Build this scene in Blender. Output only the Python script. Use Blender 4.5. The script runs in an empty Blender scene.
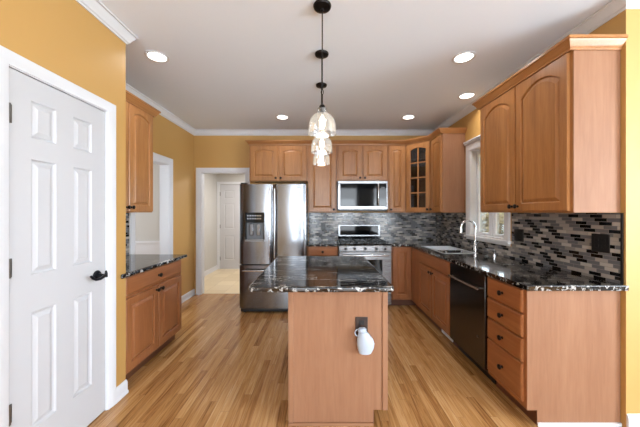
import bpy, bmesh, math, random
from mathutils import Vector, Matrix
random.seed(7)
PI = math.pi
COL = bpy.context.scene.collection
SC = bpy.context.scene

# ------------------------------------------------------------------ camera, world, big lights, exposure
EYE = 1.375
cam_d = bpy.data.cameras.new('camera'); cam = bpy.data.objects.new('camera', cam_d); COL.objects.link(cam)
cam.location = (0, 0, EYE); cam.rotation_euler = (PI/2, 0, 0)
cam_d.sensor_width = 36; cam_d.lens = 15.75; cam_d.shift_y = -1.0/640; cam_d.clip_start = 0.02
SC.camera = cam
SC.view_settings.view_transform = 'Standard'; SC.view_settings.look = 'None'
SC.view_settings.gamma = 1; SC.view_settings.use_curve_mapping = False
SC.view_settings.exposure = 0.36

w = bpy.data.worlds.new('world'); SC.world = w; w.use_nodes = True
nt = w.node_tree; bg = nt.nodes['Background']
bg.inputs[0].default_value = (0.86, 0.93, 1.0, 1); bg.inputs[1].default_value = 11.0

def area(name, loc, rot, sx, sy, power, color=(1, 1, 1)):
    d = bpy.data.lights.new(name, 'AREA'); d.shape = 'RECTANGLE'; d.size = sx; d.size_y = sy
    d.energy = power; d.color = color
    o = bpy.data.objects.new(name, d); COL.objects.link(o); o.location = loc; o.rotation_euler = rot
    return o
COOL_FILL = (0.78, 0.90, 1.0)  # cool tint of the added rear and side fill lamps
# added fill lamps round the kitchen, out of view; rear and side tilt upward
area('rear_window_fill', (1.2, -4.55, 1.5), (PI/2+1.0, 0, 0), 1.0, 2.0, 48, COOL_FILL)  # added outside an unseen window, tilted up to brighten the ceiling
area('rear_window_fill', (-0.6, -4.55, 1.5), (PI/2+1.0, 0, 0), 1.0, 2.0, 48, COOL_FILL)
area('rear_window_fill', (3.0, -4.55, 1.5), (PI/2+1.0, 0, 0), 1.0, 2.0, 48, COOL_FILL)
area('side_window_fill', (4.85, -1.2, 1.5), (PI/2+.9, 0, PI/2), 2.4, 1.9, 300, COOL_FILL)  # added side fill, aimed up so the ceiling gets most of it
area('dining_fill', (-4.2, 3.3, 1.5), (PI/2, 0, -PI/2), 1.8, 1.5, 32, (0.93, 0.97, 1.0))  # added lamp inside the closed dining room, no window there
area('hall_fill', (-1.2, 5.9, 2.4), (0, 0, 0), 0.8, 0.8, 34, (1.0, 0.97, 0.93))  # added lamp to brighten the hallway

# ------------------------------------------------------------------ key dimensions (metres)
XR = 1.94; XL = -2.11; XC = -1.485; YC = 2.14; YB = 4.69; YF = 1.775; H = 2.745
YREAR = -4.4; XRR = 4.7

# ------------------------------------------------------------------ materials
def lin(c):
    return tuple(((v/255)/12.92 if v/255 <= 0.04045 else (((v/255)+0.055)/1.055)**2.4) for v in c)
def new_mat(name):
    m = bpy.data.materials.new(name); m.use_nodes = True
    n = m.node_tree; b = n.nodes['Principled BSDF']
    return m, n, b
def N(n, t, **kw):
    x = n.nodes.new(t)
    for k, v in kw.items(): setattr(x, k, v)
    return x
def plain(name, rgb, rough=0.5, metal=0.0, spec=0.5, bump=0.0, bscale=200, emit=None, estr=0.0, coat=0.0):
    m, n, b = new_mat(name)
    b.inputs['Base Color'].default_value = (*lin(rgb), 1); b.inputs['Roughness'].default_value = rough
    b.inputs['Metallic'].default_value = metal; b.inputs['Specular IOR Level'].default_value = spec
    b.inputs['Coat Weight'].default_value = coat
    tc = N(n, 'ShaderNodeTexCoord'); nz = N(n, 'ShaderNodeTexNoise'); nz.inputs['Scale'].default_value = bscale
    n.links.new(tc.outputs['Object'], nz.inputs['Vector'])
    mr = N(n, 'ShaderNodeMapRange'); mr.inputs[3].default_value = rough*0.92; mr.inputs[4].default_value = min(1, rough*1.08)
    n.links.new(nz.outputs[0], mr.inputs[0]); n.links.new(mr.outputs[0], b.inputs['Roughness'])
    if bump:
        bp = N(n, 'ShaderNodeBump'); bp.inputs['Strength'].default_value = bump; bp.inputs['Distance'].default_value = 0.002
        n.links.new(nz.outputs[0], bp.inputs['Height']); n.links.new(bp.outputs[0], b.inputs['Normal'])
    if emit:
        b.inputs['Emission Color'].default_value = (*lin(emit), 1); b.inputs['Emission Strength'].default_value = estr
    return m
def wood(name, c1, c2, c3, rough=0.32, axis='z', scale=1.0, spec=0.5):
    m, n, b = new_mat(name); L = n.links
    tc = N(n, 'ShaderNodeTexCoord'); oi = N(n, 'ShaderNodeObjectInfo')
    ad = N(n, 'ShaderNodeVectorMath', operation='ADD')
    mu = N(n, 'ShaderNodeVectorMath', operation='SCALE'); mu.inputs[0].default_value = (9, 7, 13)
    L.new(oi.outputs['Random'], mu.inputs['Scale']); L.new(tc.outputs['Object'], ad.inputs[0]); L.new(mu.outputs[0], ad.inputs[1])
    mp = N(n, 'ShaderNodeMapping'); sc = {'z': (1, 1, .09), 'x': (.09, 1, 1), 'y': (1, .09, 1)}[axis]
    mp.inputs['Scale'].default_value = tuple(s*scale for s in sc); L.new(ad.outputs[0], mp.inputs['Vector'])
    n1 = N(n, 'ShaderNodeTexNoise'); n1.inputs['Scale'].default_value = 60; n1.inputs['Detail'].default_value = 5; n1.inputs['Distortion'].default_value = 0.6
    n2 = N(n, 'ShaderNodeTexNoise'); n2.inputs['Scale'].default_value = 7; n2.inputs['Detail'].default_value = 3; n2.inputs['Distortion'].default_value = 1.2
    L.new(mp.outputs[0], n1.inputs['Vector']); L.new(mp.outputs[0], n2.inputs['Vector'])
    mx = N(n, 'ShaderNodeMath', operation='MULTIPLY_ADD'); mx.inputs[1].default_value = 0.45
    ml = N(n, 'ShaderNodeMath', operation='MULTIPLY'); ml.inputs[1].default_value = 0.55
    L.new(n2.outputs[0], ml.inputs[0]); L.new(n1.outputs[0], mx.inputs[0]); L.new(ml.outputs[0], mx.inputs[2])
    cr = N(n, 'ShaderNodeValToRGB'); e = cr.color_ramp.elements
    e[0].position = .3; e[0].color = (*lin(c1), 1); e[1].position = .72; e[1].color = (*lin(c3), 1)
    q = e.new(.5); q.color = (*lin(c2), 1)
    L.new(mx.outputs[0], cr.inputs[0]); L.new(cr.outputs[0], b.inputs['Base Color'])
    b.inputs['Roughness'].default_value = rough; b.inputs['Specular IOR Level'].default_value = spec
    bp = N(n, 'ShaderNodeBump'); bp.inputs['Strength'].default_value = .08; bp.inputs['Distance'].default_value = .001
    L.new(n1.outputs[0], bp.inputs['Height']); L.new(bp.outputs[0], b.inputs['Normal'])
    return m
def tiles(name, comps, tw, th, seam, ramp, seamcol, rough, grain=0.0, bump=0.3, offs=7.0, ramp_const=True, spec=.5, odd=0):
    """running-bond rows: comps picks which object axes are (along, across)."""
    m, n, b = new_mat(name); L = n.links
    tc = N(n, 'ShaderNodeTexCoord'); sp = N(n, 'ShaderNodeSeparateXYZ'); L.new(tc.outputs['Object'], sp.inputs[0])
    U, V = sp.outputs[comps[0]], sp.outputs[comps[1]]
    def M(op, a, bb=None, c=None):
        x = N(n, 'ShaderNodeMath', operation=op)
        for i, v in enumerate((a, bb, c)):
            if v is None: continue
            if isinstance(v, (int, float)): x.inputs[i].default_value = v
            else: L.new(v, x.inputs[i])
        return x.outputs[0]
    v = M('DIVIDE', V, th); row = M('FLOOR', v); fv = M('FRACT', v)
    wn = N(n, 'ShaderNodeTexWhiteNoise', noise_dimensions='1D'); L.new(row, wn.inputs['W'])
    shift = M('MULTIPLY', wn.outputs['Value'], offs) if offs >= 0 else M('MULTIPLY', row, -offs)
    u = M('ADD', shift, M('DIVIDE', U, tw)); colm = M('FLOOR', u); fu = M('FRACT', u)
    cb = N(n, 'ShaderNodeCombineXYZ'); L.new(colm, cb.inputs[0]); L.new(row, cb.inputs[1])
    w2 = N(n, 'ShaderNodeTexWhiteNoise', noise_dimensions='2D'); L.new(cb.outputs[0], w2.inputs['Vector'])
    su = seam/tw; sv = seam/th
    mu = M('MULTIPLY', M('GREATER_THAN', fu, su), M('GREATER_THAN', fv, sv))
    val = w2.outputs['Value']
    if odd: val = M('MAXIMUM', val, M('MULTIPLY', M('MODULO', M('ABSOLUTE', colm), 2.0), odd))
    if grain:
        mp = N(n, 'ShaderNodeCombineXYZ')
        L.new(M('MULTIPLY_ADD', U, 1.3, M('MULTIPLY', val, 37)), mp.inputs[0]); L.new(M('MULTIPLY', V, 26.0), mp.inputs[1]); L.new(M('MULTIPLY', val, 91), mp.inputs[2])
        g = N(n, 'ShaderNodeTexNoise'); g.inputs['Scale'].default_value = 2.6; g.inputs['Detail'].default_value = 6; g.inputs['Distortion'].default_value = 1.0
        L.new(mp.outputs[0], g.inputs['Vector'])
        val = M('ADD', M('MULTIPLY', val, 1-grain), M('MULTIPLY', M('SUBTRACT', M('MULTIPLY', g.outputs[0], 2.4), .7), grain))
    cr = N(n, 'ShaderNodeValToRGB'); cr.color_ramp.interpolation = 'CONSTANT' if ramp_const else 'LINEAR'
    e = cr.color_ramp.elements
    e[0].position = ramp[0][0]; e[0].color = (*lin(ramp[0][1]), 1); e[1].position = ramp[-1][0]; e[1].color = (*lin(ramp[-1][1]), 1)
    for p, c in ramp[1:-1]:
        q = e.new(p); q.color = (*lin(c), 1)
    L.new(val, cr.inputs[0])
    mix = N(n, 'ShaderNodeMix', data_type='RGBA'); mix.inputs[6].default_value = (*lin(seamcol), 1)
    L.new(mu, mix.inputs[0]); L.new(cr.outputs[0], mix.inputs[7]); L.new(mix.outputs[2], b.inputs['Base Color'])
    b.inputs['Specular IOR Level'].default_value = spec
    rr = M('MULTIPLY_ADD', M('SUBTRACT', 1.0, mu), .4, rough); L.new(rr, b.inputs['Roughness'])
    if bump:
        bp = N(n, 'ShaderNodeBump'); bp.inputs['Strength'].default_value = bump; bp.inputs['Distance'].default_value = .001
        L.new(mu, bp.inputs['Height']); L.new(bp.outputs[0], b.inputs['Normal'])
    return m

def granite():
    m, n, b = new_mat('black_granite'); L = n.links
    tc = N(n, 'ShaderNodeTexCoord'); mp = N(n, 'ShaderNodeMapping'); mp.inputs['Scale'].default_value = (2.0, 8.0, 4.0)
    mp.inputs['Rotation'].default_value = (0, 0, -.25)
    L.new(tc.outputs['Object'], mp.inputs['Vector'])
    n1 = N(n, 'ShaderNodeTexNoise'); n1.inputs['Scale'].default_value = 1.1; n1.inputs['Detail'].default_value = 7; n1.inputs['Distortion'].default_value = 1.6; n1.inputs['Roughness'].default_value = .62
    L.new(mp.outputs[0], n1.inputs['Vector'])
    c1 = N(n, 'ShaderNodeValToRGB'); e = c1.color_ramp.elements
    e[0].position = .52; e[0].color = (*lin((9, 9, 11)), 1); e[1].position = .72; e[1].color = (*lin((205, 205, 203)), 1)
    for p, c in ((.572, (16, 16, 18)), (.586, (190, 188, 184)), (.598, (20, 20, 22)), (.66, (12, 12, 14))):
        q = e.new(p); q.color = (*lin(c), 1)
    L.new(n1.outputs[0], c1.inputs[0])
    n2 = N(n, 'ShaderNodeTexNoise'); n2.inputs['Scale'].default_value = 55; n2.inputs['Detail'].default_value = 3
    L.new(tc.outputs['Object'], n2.inputs['Vector'])
    c2 = N(n, 'ShaderNodeValToRGB'); e = c2.color_ramp.elements
    e[0].position = .60; e[0].color = (0, 0, 0, 1); e[1].position = .68; e[1].color = (*lin((150, 146, 140)), 1)
    L.new(n2.outputs[0], c2.inputs[0])
    mx = N(n, 'ShaderNodeMix', data_type='RGBA', blend_type='LIGHTEN'); mx.inputs[0].default_value = .15
    L.new(c1.outputs[0], mx.inputs[6]); L.new(c2.outputs[0], mx.inputs[7])
    n3 = N(n, 'ShaderNodeTexNoise'); n3.inputs['Scale'].default_value = 36; n3.inputs['Detail'].default_value = 3; n3.inputs['Distortion'].default_value = .8
    L.new(tc.outputs['Object'], n3.inputs['Vector'])
    c3 = N(n, 'ShaderNodeValToRGB'); e = c3.color_ramp.elements
    e[0].position = .555; e[0].color = (*lin((10, 10, 12)), 1); e[1].position = .62; e[1].color = (*lin((165, 164, 162)), 1); L.new(n3.outputs[0], c3.inputs[0])
    ge = N(n, 'ShaderNodeNewGeometry'); sx = N(n, 'ShaderNodeSeparateXYZ'); L.new(ge.outputs['Normal'], sx.inputs[0])
    ab = N(n, 'ShaderNodeMath', operation='ABSOLUTE'); L.new(sx.outputs[2], ab.inputs[0])
    lt = N(n, 'ShaderNodeMath', operation='LESS_THAN'); lt.inputs[1].default_value = .8; L.new(ab.outputs[0], lt.inputs[0])
    m3 = N(n, 'ShaderNodeMix', data_type='RGBA'); L.new(lt.outputs[0], m3.inputs[0]); L.new(mx.outputs[2], m3.inputs[6]); L.new(c3.outputs[0], m3.inputs[7])
    L.new(m3.outputs[2], b.inputs['Base Color'])
    b.inputs['Roughness'].default_value = .09; b.inputs['Specular IOR Level'].default_value = .85
    return m
def steel(name, rgb, rough=.28, aniso=0.0, vertical=True):
    m, n, b = new_mat(name); L = n.links
    b.inputs['Base Color'].default_value = (*lin(rgb), 1); b.inputs['Metallic'].default_value = 1.0
    tc = N(n, 'ShaderNodeTexCoord'); mp = N(n, 'ShaderNodeMapping'); mp.inputs['Scale'].default_value = (1, 1, .01) if vertical else (.01, 1, 1)
    L.new(tc.outputs['Object'], mp.inputs['Vector'])
    nz = N(n, 'ShaderNodeTexNoise'); nz.inputs['Scale'].default_value = 500; L.new(mp.outputs[0], nz.inputs['Vector'])
    mr = N(n, 'ShaderNodeMapRange'); mr.inputs[3].default_value = rough*.8; mr.inputs[4].default_value = rough*1.2
    L.new(nz.outputs[0], mr.inputs[0]); L.new(mr.outputs[0], b.inputs['Roughness'])
    b.inputs['Anisotropic'].default_value = aniso
    return m
def glass(name, alpha=.86, tint=(235, 240, 242), rough=.02, white=0.0):
    m = bpy.data.materials.new(name); m.use_nodes = True; n = m.node_tree; n.nodes.clear(); L = n.links
    out = N(n, 'ShaderNodeOutputMaterial'); mix = N(n, 'ShaderNodeMixShader'); tr = N(n, 'ShaderNodeBsdfTransparent'); gl = N(n, 'ShaderNodeBsdfGlossy')
    tr.inputs[0].default_value = (*lin(tint), 1); gl.inputs['Roughness'].default_value = rough
    lw = N(n, 'ShaderNodeLayerWeight'); lw.inputs[0].default_value = .35
    mr = N(n, 'ShaderNodeMapRange'); mr.inputs[3].default_value = 1-alpha; mr.inputs[4].default_value = min(1, (1-alpha)+.55)
    L.new(lw.outputs['Fresnel'], mr.inputs[0]); L.new(mr.outputs[0], mix.inputs[0]); L.new(tr.outputs[0], mix.inputs[1])
    if white:
        df = N(n, 'ShaderNodeBsdfTranslucent'); df.inputs[0].default_value = (1, 1, 1, 1)
        tc = N(n, 'ShaderNodeTexCoord'); wv = N(n, 'ShaderNodeTexVoronoi'); wv.inputs['Scale'].default_value = 60; L.new(tc.outputs['Object'], wv.inputs['Vector'])
        bp = N(n, 'ShaderNodeBump'); bp.inputs['Strength'].default_value = .5; bp.inputs['Distance'].default_value = .003
        L.new(wv.outputs[0], bp.inputs['Height']); L.new(bp.outputs[0], gl.inputs['Normal'])
        m2 = N(n, 'ShaderNodeMixShader'); m2.inputs[0].default_value = white
        L.new(gl.outputs[0], m2.inputs[1]); L.new(df.outputs[0], m2.inputs[2]); L.new(m2.outputs[0], mix.inputs[2])
    else:
        L.new(gl.outputs[0], mix.inputs[2])
    L.new(mix.outputs[0], out.inputs[0])
    return m

M_ORANGE = plain('ochre_wall_paint', (188, 146, 84), .55, bump=.05, bscale=300)
M_PALE = plain('pale_grey_wall_paint', (192, 190, 186), .7, bump=.05, bscale=300)
M_REAR = plain('grey_brown_wall_paint', (128, 124, 120), .7, bump=.05, bscale=300)
M_CEIL = plain('white_ceiling_paint', (232, 240, 252), .9, bump=.05, bscale=250)
M_WHITE = plain('white_trim_paint', (213, 214, 218), .35, bump=.02)
M_HANDLE = steel('polished_steel', (208, 209, 212), .25)
M_DOOR = plain('white_door_paint', (192, 192, 195), .4, bump=.02)
M_WOOD = wood('honey_maple', (140, 92, 52), (161, 110, 64), (177, 126, 78))
M_WOODX = wood('honey_maple_across', (140, 92, 52), (161, 110, 64), (177, 126, 78), axis='x')
M_LOW_SHADE = wood('shaded_maple', (132, 80, 46), (148, 93, 55), (163, 108, 66))  # cabinet maple again, darkened and reddened for the weaker light low down
M_LOWX_SHADE = wood('shaded_maple_across', (132, 80, 46), (148, 93, 55), (163, 108, 66), axis='x')  # cross-grain version with the same low-level shade in its colour
M_PANEL = wood('maple_veneer_panel', (132, 93, 68), (142, 102, 76), (151, 111, 84), rough=.55, spec=.25)
M_PANELX = wood('pale_maple_strip', (132, 93, 68), (142, 102, 76), (151, 111, 84), rough=.55, axis='x', spec=.25)
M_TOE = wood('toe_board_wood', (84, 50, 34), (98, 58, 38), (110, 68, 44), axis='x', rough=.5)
M_INSIDE = wood('cabinet_inside', (92, 62, 42), (104, 72, 50), (118, 84, 58), rough=.5)
M_GRAN = granite()
M_STEEL = steel('brushed_steel', (122, 124, 128), .19)
M_STEELH = steel('brushed_steel_across', (140, 141, 143), .28, vertical=False)
M_DSTEEL = steel('dark_steel', (86, 84, 84), .22)
M_CHROME = plain('chrome', (225, 226, 230), .08, 1.0)
M_SINK = steel('sink_steel', (225, 228, 232), .42)
M_BLACK = plain('black_plastic', (16, 16, 18), .35)
M_GLOSSB = plain('black_glass', (7, 8, 10), .05, spec=.25)
M_BRONZE = plain('dark_bronze', (30, 24, 22), .35, .7)
M_LEVER = plain('black_lever_metal', (22, 26, 32), .3, .6)
M_DKPLATE = plain('dark_brown_plate', (44, 28, 22), .35)
M_GREYPL = plain('grey_plastic', (92, 94, 98), .35)
M_WPL = plain('white_plastic', (170, 182, 198), .35)
M_HINGE = plain('nickel_hinge', (120, 118, 114), .35, .9)
M_VENT = plain('white_vent_enamel', (225, 225, 228), .4)
M_GLASS = glass('window_glass', .93)
M_CABGLASS = glass('cabinet_glass', .95, (215, 220, 225))
M_SHADE = glass('seeded_clear_glass', .86, (246, 248, 250), .08, white=.12)
M_BULBG = plain('lit_filament_glass', (255, 240, 215), .3, emit=(255, 232, 200), estr=2.6)
M_LENS = plain('lit_lamp_lens', (255, 250, 240), .4, emit=(255, 248, 236), estr=6)
M_FLOOR = tiles('oak_strip_floor', (1, 0), .95, .0572, .0012,
                [(.02, (104, 66, 33)), (.26, (149, 104, 59)), (.5, (173, 127, 78)), (.7, (186, 141, 91)), (1, (205, 167, 119))],
                (92, 56, 26), .2, grain=.5, bump=.1, ramp_const=False, spec=.5)
M_HALLT = tiles('beige_floor_tile', (0, 1), .33, .33, .004, [(0, (206, 186, 152)), (1, (224, 206, 174))], (180, 160, 130), .35, offs=0.0, ramp_const=False)
RAMP_M = [(0, (12, 12, 14)), (.59, (104, 104, 108)), (.66, (134, 130, 127)), (.76, (158, 153, 148)), (.90, (176, 170, 164)), (1, (176, 170, 164))]
M_MOS = tiles('mosaic_tile', (0, 2), .088, .0252, .0026, RAMP_M, (128, 126, 124), .16, bump=.5, offs=-.37, odd=.60)
M_LAWN = plain('lawn', (120, 128, 70), .9, bump=.5, bscale=40)
M_LEAF = plain('tan_leaves', (118, 98, 62), .8, bump=.5, bscale=30)
M_BARK = plain('bark', (90, 72, 56), .9, bump=.6, bscale=30)
M_SIDING = plain('pale_siding', (130, 132, 136), .7)

# ------------------------------------------------------------------ mesh helpers
def link(name, bm, mat, parent=None, loc=(0, 0, 0), smooth=False, bevel=0.0, seg=2, autosm=True):
    bmesh.ops.recalc_face_normals(bm, faces=bm.faces[:])
    me = bpy.data.meshes.new(name); bm.to_mesh(me); bm.free()
    o = bpy.data.objects.new(name, me); COL.objects.link(o)
    mats = mat if isinstance(mat, (list, tuple)) else [mat]
    for m in mats: me.materials.append(m)
    o.location = loc
    if parent: o.parent = parent
    if smooth or bevel:
        for p in me.polygons: p.use_smooth = True
        es = me.edges
        me.set_sharp_from_angle(angle=math.radians(35))
    if bevel:
        md = o.modifiers.new('edge_bevel', 'BEVEL'); md.width = bevel; md.segments = seg; md.limit_method = 'ANGLE'; md.angle_limit = math.radians(40)
        md.harden_normals = False
    return o
def tag(o, label=None, cat=None, group=None, kind=None):
    if label: o['label'] = label
    if cat: o['category'] = cat
    if group: o['group'] = group
    if kind: o['kind'] = kind
    return o
def struct(o, label=None):
    o['kind'] = 'structure'
    if label: o['label'] = label
    return o
def empty(name, loc, rz=0.0, label=None, cat=None, group=None):
    o = bpy.data.objects.new(name, None); COL.objects.link(o); o.location = loc; o.rotation_euler = (0, 0, rz)
    o.empty_display_size = .05
    return tag(o, label, cat, group)
def box(bm, x0, x1, y0, y1, z0, z1, mi=0):
    v = [bm.verts.new((x, y, z)) for x in (x0, x1) for y in (y0, y1) for z in (z0, z1)]
    for q in ((0, 1, 3, 2), (4, 6, 7, 5), (0, 4, 5, 1), (2, 3, 7, 6), (0, 2, 6, 4), (1, 5, 7, 3)):
        f = bm.faces.new([v[i] for i in q]); f.material_index = mi
def boxes(*bs):
    bm = bmesh.new()
    for b in bs: box(bm, *b)
    return bm
def lathe(bm, prof, segs=24, cx=0, cy=0, cz=0, axis='z', cap=True):
    rings = []
    for r, h in prof:
        ring = []
        for i in range(segs):
            a = 2*PI*i/segs; c, s = r*math.cos(a), r*math.sin(a)
            p = {'z': (cx+c, cy+s, cz+h), 'y': (cx+c, cy+h, cz+s), 'x': (cx+h, cy+c, cz+s)}[axis]
            ring.append(bm.verts.new(p))
        rings.append(ring)
    for a, b in zip(rings, rings[1:]):
        for i in range(segs):
            bm.faces.new((a[i], a[(i+1) % segs], b[(i+1) % segs], b[i]))
    if cap:
        bm.faces.new(rings[0]); bm.faces.new(rings[-1])
def tube(bm, pts, r, segs=12, radii=None, cap=True):
    pts = [Vector(p) for p in pts]; rings = []
    t0 = (pts[1]-pts[0]).normalized(); ref = Vector((0, 0, 1)) if abs(t0.z) < .9 else Vector((1, 0, 0))
    u = t0.cross(ref).normalized()
    for i, p in enumerate(pts):
        if i == 0: t = pts[1]-pts[0]
        elif i == len(pts)-1: t = pts[-1]-pts[-2]
        else: t = (pts[i+1]-pts[i]).normalized()+(pts[i]-pts[i-1]).normalized()
        t.normalize(); u = (u-t*u.dot(t)).normalized(); v = t.cross(u)
        rr = radii[i] if radii else r
        rings.append([bm.verts.new(p+(u*math.cos(2*PI*k/segs)+v*math.sin(2*PI*k/segs))*rr) for k in range(segs)])
    for a, b in zip(rings, rings[1:]):
        for k in range(segs): bm.faces.new((a[k], a[(k+1) % segs], b[(k+1) % segs], b[k]))
    if cap: bm.faces.new(rings[0]); bm.faces.new(rings[-1])
def sweep(bm, path, prof, fmap, side=1, closed=False, caps=True):
    """path: 2-D polyline; prof: closed list of (offset, height); mitred; side +1 offsets to the left of travel."""
    P = [Vector(p) for p in path]; n = len(P); rings = []
    def nrm(a, b):
        d = (b-a).normalized(); return Vector((-d.y, d.x))*side
    for i in range(n):
        ns = []
        if i > 0 or closed: ns.append(nrm(P[i-1], P[i]))
        if i < n-1 or closed: ns.append(nrm(P[i], P[(i+1) % n]))
        if len(ns) == 2:
            m = (ns[0]+ns[1]); m = m/(1+ns[0].dot(ns[1]))
        else: m = ns[0]
        rings.append([bm.verts.new(fmap((P[i]+m*o), h)) for o, h in prof])
    k = len(prof); rng = range(n if closed else n-1)
    for i in rng:
        a, b = rings[i], rings[(i+1) % n]
        for j in range(k): bm.faces.new((a[j], a[(j+1) % k], b[(j+1) % k], b[j]))
    if caps and not closed: bm.faces.new(rings[0]); bm.faces.new(rings[-1])
def cells(bm, xs, ys, z0, z1, filled):
    V = {}
    def v(i, j, t):
        if (i, j, t) not in V: V[(i, j, t)] = bm.verts.new((xs[i], ys[j], z1 if t else z0))
        return V[(i, j, t)]
    for (i, j) in filled:
        bm.faces.new((v(i, j, 1), v(i+1, j, 1), v(i+1, j+1, 1), v(i, j+1, 1)))
        bm.faces.new((v(i, j, 0), v(i, j+1, 0), v(i+1, j+1, 0), v(i+1, j, 0)))
        for di, dj, a, b in ((-1, 0, (i, j), (i, j+1)), (1, 0, (i+1, j), (i+1, j+1)), (0, -1, (i, j), (i+1, j)), (0, 1, (i, j+1), (i+1, j+1))):
            if (i+di, j+dj) not in filled:
                bm.faces.new((v(*a, 0), v(*b, 0), v(*b, 1), v(*a, 1)))
def prism(bm, poly, z0, z1):
    a = [bm.verts.new((x, y, z0)) for x, y in poly]; b = [bm.verts.new((x, y, z1)) for x, y in poly]
    n = len(poly)
    for i in range(n): bm.faces.new((a[i], a[(i+1) % n], b[(i+1) % n], b[i]))
    bm.faces.new(a); bm.faces.new(b)

# ------------------------------------------------------------------ cabinet joinery (local frame: front looks to -y, x to the right)
NA = 12
def loop_pts(x0, x1, z0, z1, arch):
    """bottom-left, bottom-right, then the top from right to left with a segmental arch of rise `arch`."""
    pts = [(x0, z0), (x1, z0)]
    for k in range(NA+1):
        t = k/NA; x = x1+(x0-x1)*t
        pts.append((x, z1-arch+arch*(1-(2*t-1)**2)))
    return pts
def door_bm(w, h, arch=0.0, fw=.058, t=.02, glazed=False):
    bm = bmesh.new()
    def ring(x0, x1, z0, z1, a, y): return [bm.verts.new((x, y, z)) for x, z in loop_pts(x0, x1, z0, z1, a)]
    def bridge(a, b):
        n = len(a)
        for i in range(n): bm.faces.new((a[i], a[(i+1) % n], b[(i+1) % n], b[i]))
    R = [ring(0, w, 0, h, 0, 0), ring(0, w, 0, h, 0, -t+.004), ring(.004, w-.004, .004, h-.004, 0, -t)]
    e = fw
    R.append(ring(e, w-e, e, h-e, arch, -t))
    R.append(ring(e+.005, w-e-.005, e+.005, h-e-.005, arch, -t+.004))
    if glazed:
        R.append(ring(e+.005, w-e-.005, e+.005, h-e-.005, arch, 0))
        for a, b in zip(R, R[1:]): bridge(a, b)
        bridge(R[-1], R[0])
    else:
        R.append(ring(e+.006, w-e-.006, e+.006, h-e-.006, arch, -t+.012))
        R.append(ring(e+.012, w-e-.012, e+.012, h-e-.012, arch, -t+.012))
        R.append(ring(e+.032, w-e-.032, e+.032, h-e-.032, arch*.93, -t+.003))
        R.append(ring(e+.034, w-e-.034, e+.034, h-e-.034, arch*.93, -t+.001))
        for a, b in zip(R, R[1:]): bridge(a, b)
        bm.faces.new(R[0]); bm.faces.new(R[-1])
    return bm
def knob(parent, x, z, t=.02):
    bm = bmesh.new()
    lathe(bm, [(.010, 0), (.010, -.002), (.006, -.006), (.006, -.014), (.015, -.018), (.0185, -.023), (.0175, -.029), (.011, -.033), (.001, -.034)], 14, axis='y')
    return link('knob', bm, M_BRONZE, parent, (x, -t, z), smooth=True)
def door(parent, x0, x1, z0, z1, yf, arch, kx=None, kz=None, mat=None, name='door', glazed=False):
    o = link(name, door_bm(x1-x0, z1-z0, arch, glazed=glazed), mat or M_WOOD, parent, (x0, yf, z0), bevel=0)
    if kx is not None: knob(o, kx-x0, kz-z0)
    return o
def drawer(parent, x0, x1, z0, z1, yf, mat=None, with_knob=True, knobs=None):
    w_, h_, t = x1-x0, z1-z0, .02
    bm = bmesh.new()
    def r(i, y): return [bm.verts.new(p) for p in ((i, y, i), (w_-i, y, i), (w_-i, y, h_-i), (i, y, h_-i))]
    R = [r(0, 0), r(0, -t+.007), r(.004, -t+.003), r(.012, -t), ]
    for a, b in zip(R, R[1:]):
        for k in range(4): bm.faces.new((a[k], a[(k+1) % 4], b[(k+1) % 4], b[k]))
    bm.faces.new(R[0]); bm.faces.new(R[-1])
    o = link('drawer', bm, mat or M_LOWX_SHADE, parent, (x0, yf, z0))
    if with_knob:
        for kx in (knobs or [w_/2]): knob(o, kx, h_/2)
    return o
def base_cab(name, loc, rz, w_, label, depth=.605, hgt=.88, toe=True, cat='cabinet', group=None):
    """root at wall, floor, left end; body x 0..w, y -depth..0."""
    r = empty(name, loc, rz, label, cat, group)
    b = boxes((0, w_, -depth, -.002, .10, hgt))
    link('body', b, M_LOW_SHADE, r, bevel=.0015)
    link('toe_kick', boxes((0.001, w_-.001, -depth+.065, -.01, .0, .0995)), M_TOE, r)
    return r
def upper_cab(name, loc, rz, w_, z0, z1, label, depth=.305, cat='cabinet', group=None):
    r = empty(name, loc, rz, label, cat, group)
    link('body', boxes((0, w_, -depth, -.002, z0, z1)), M_WOOD, r, bevel=.0015)
    return r
CROWN = [(0, 0), (.008, 0), (.010, .012), (.016, .016), (.022, .030), (.034, .046), (.038, .054), (.046, .058), (.046, .074), (0, .074)]

# ================================================================== ROOM SHELL
def W(name, *bs, mat=M_ORANGE, label=None):
    return struct(link(name, boxes(*bs), mat), label)
struct(link('floor', boxes((XL-2.2, XRR+.1, YREAR-.1, 4.75, -.06, 0)), M_FLOOR), 'honey oak strip floor')
struct(link('floor_hall', boxes((-2.7, .6, 4.75, 7.0, -.06, 0)), M_HALLT), 'beige tiled hallway floor beyond the doorway')
struct(link('ceiling', boxes((XL-2.2, XRR+.1, YREAR-.1, 7.0, H, H+.08)), M_CEIL), 'flat white ceiling')
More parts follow.
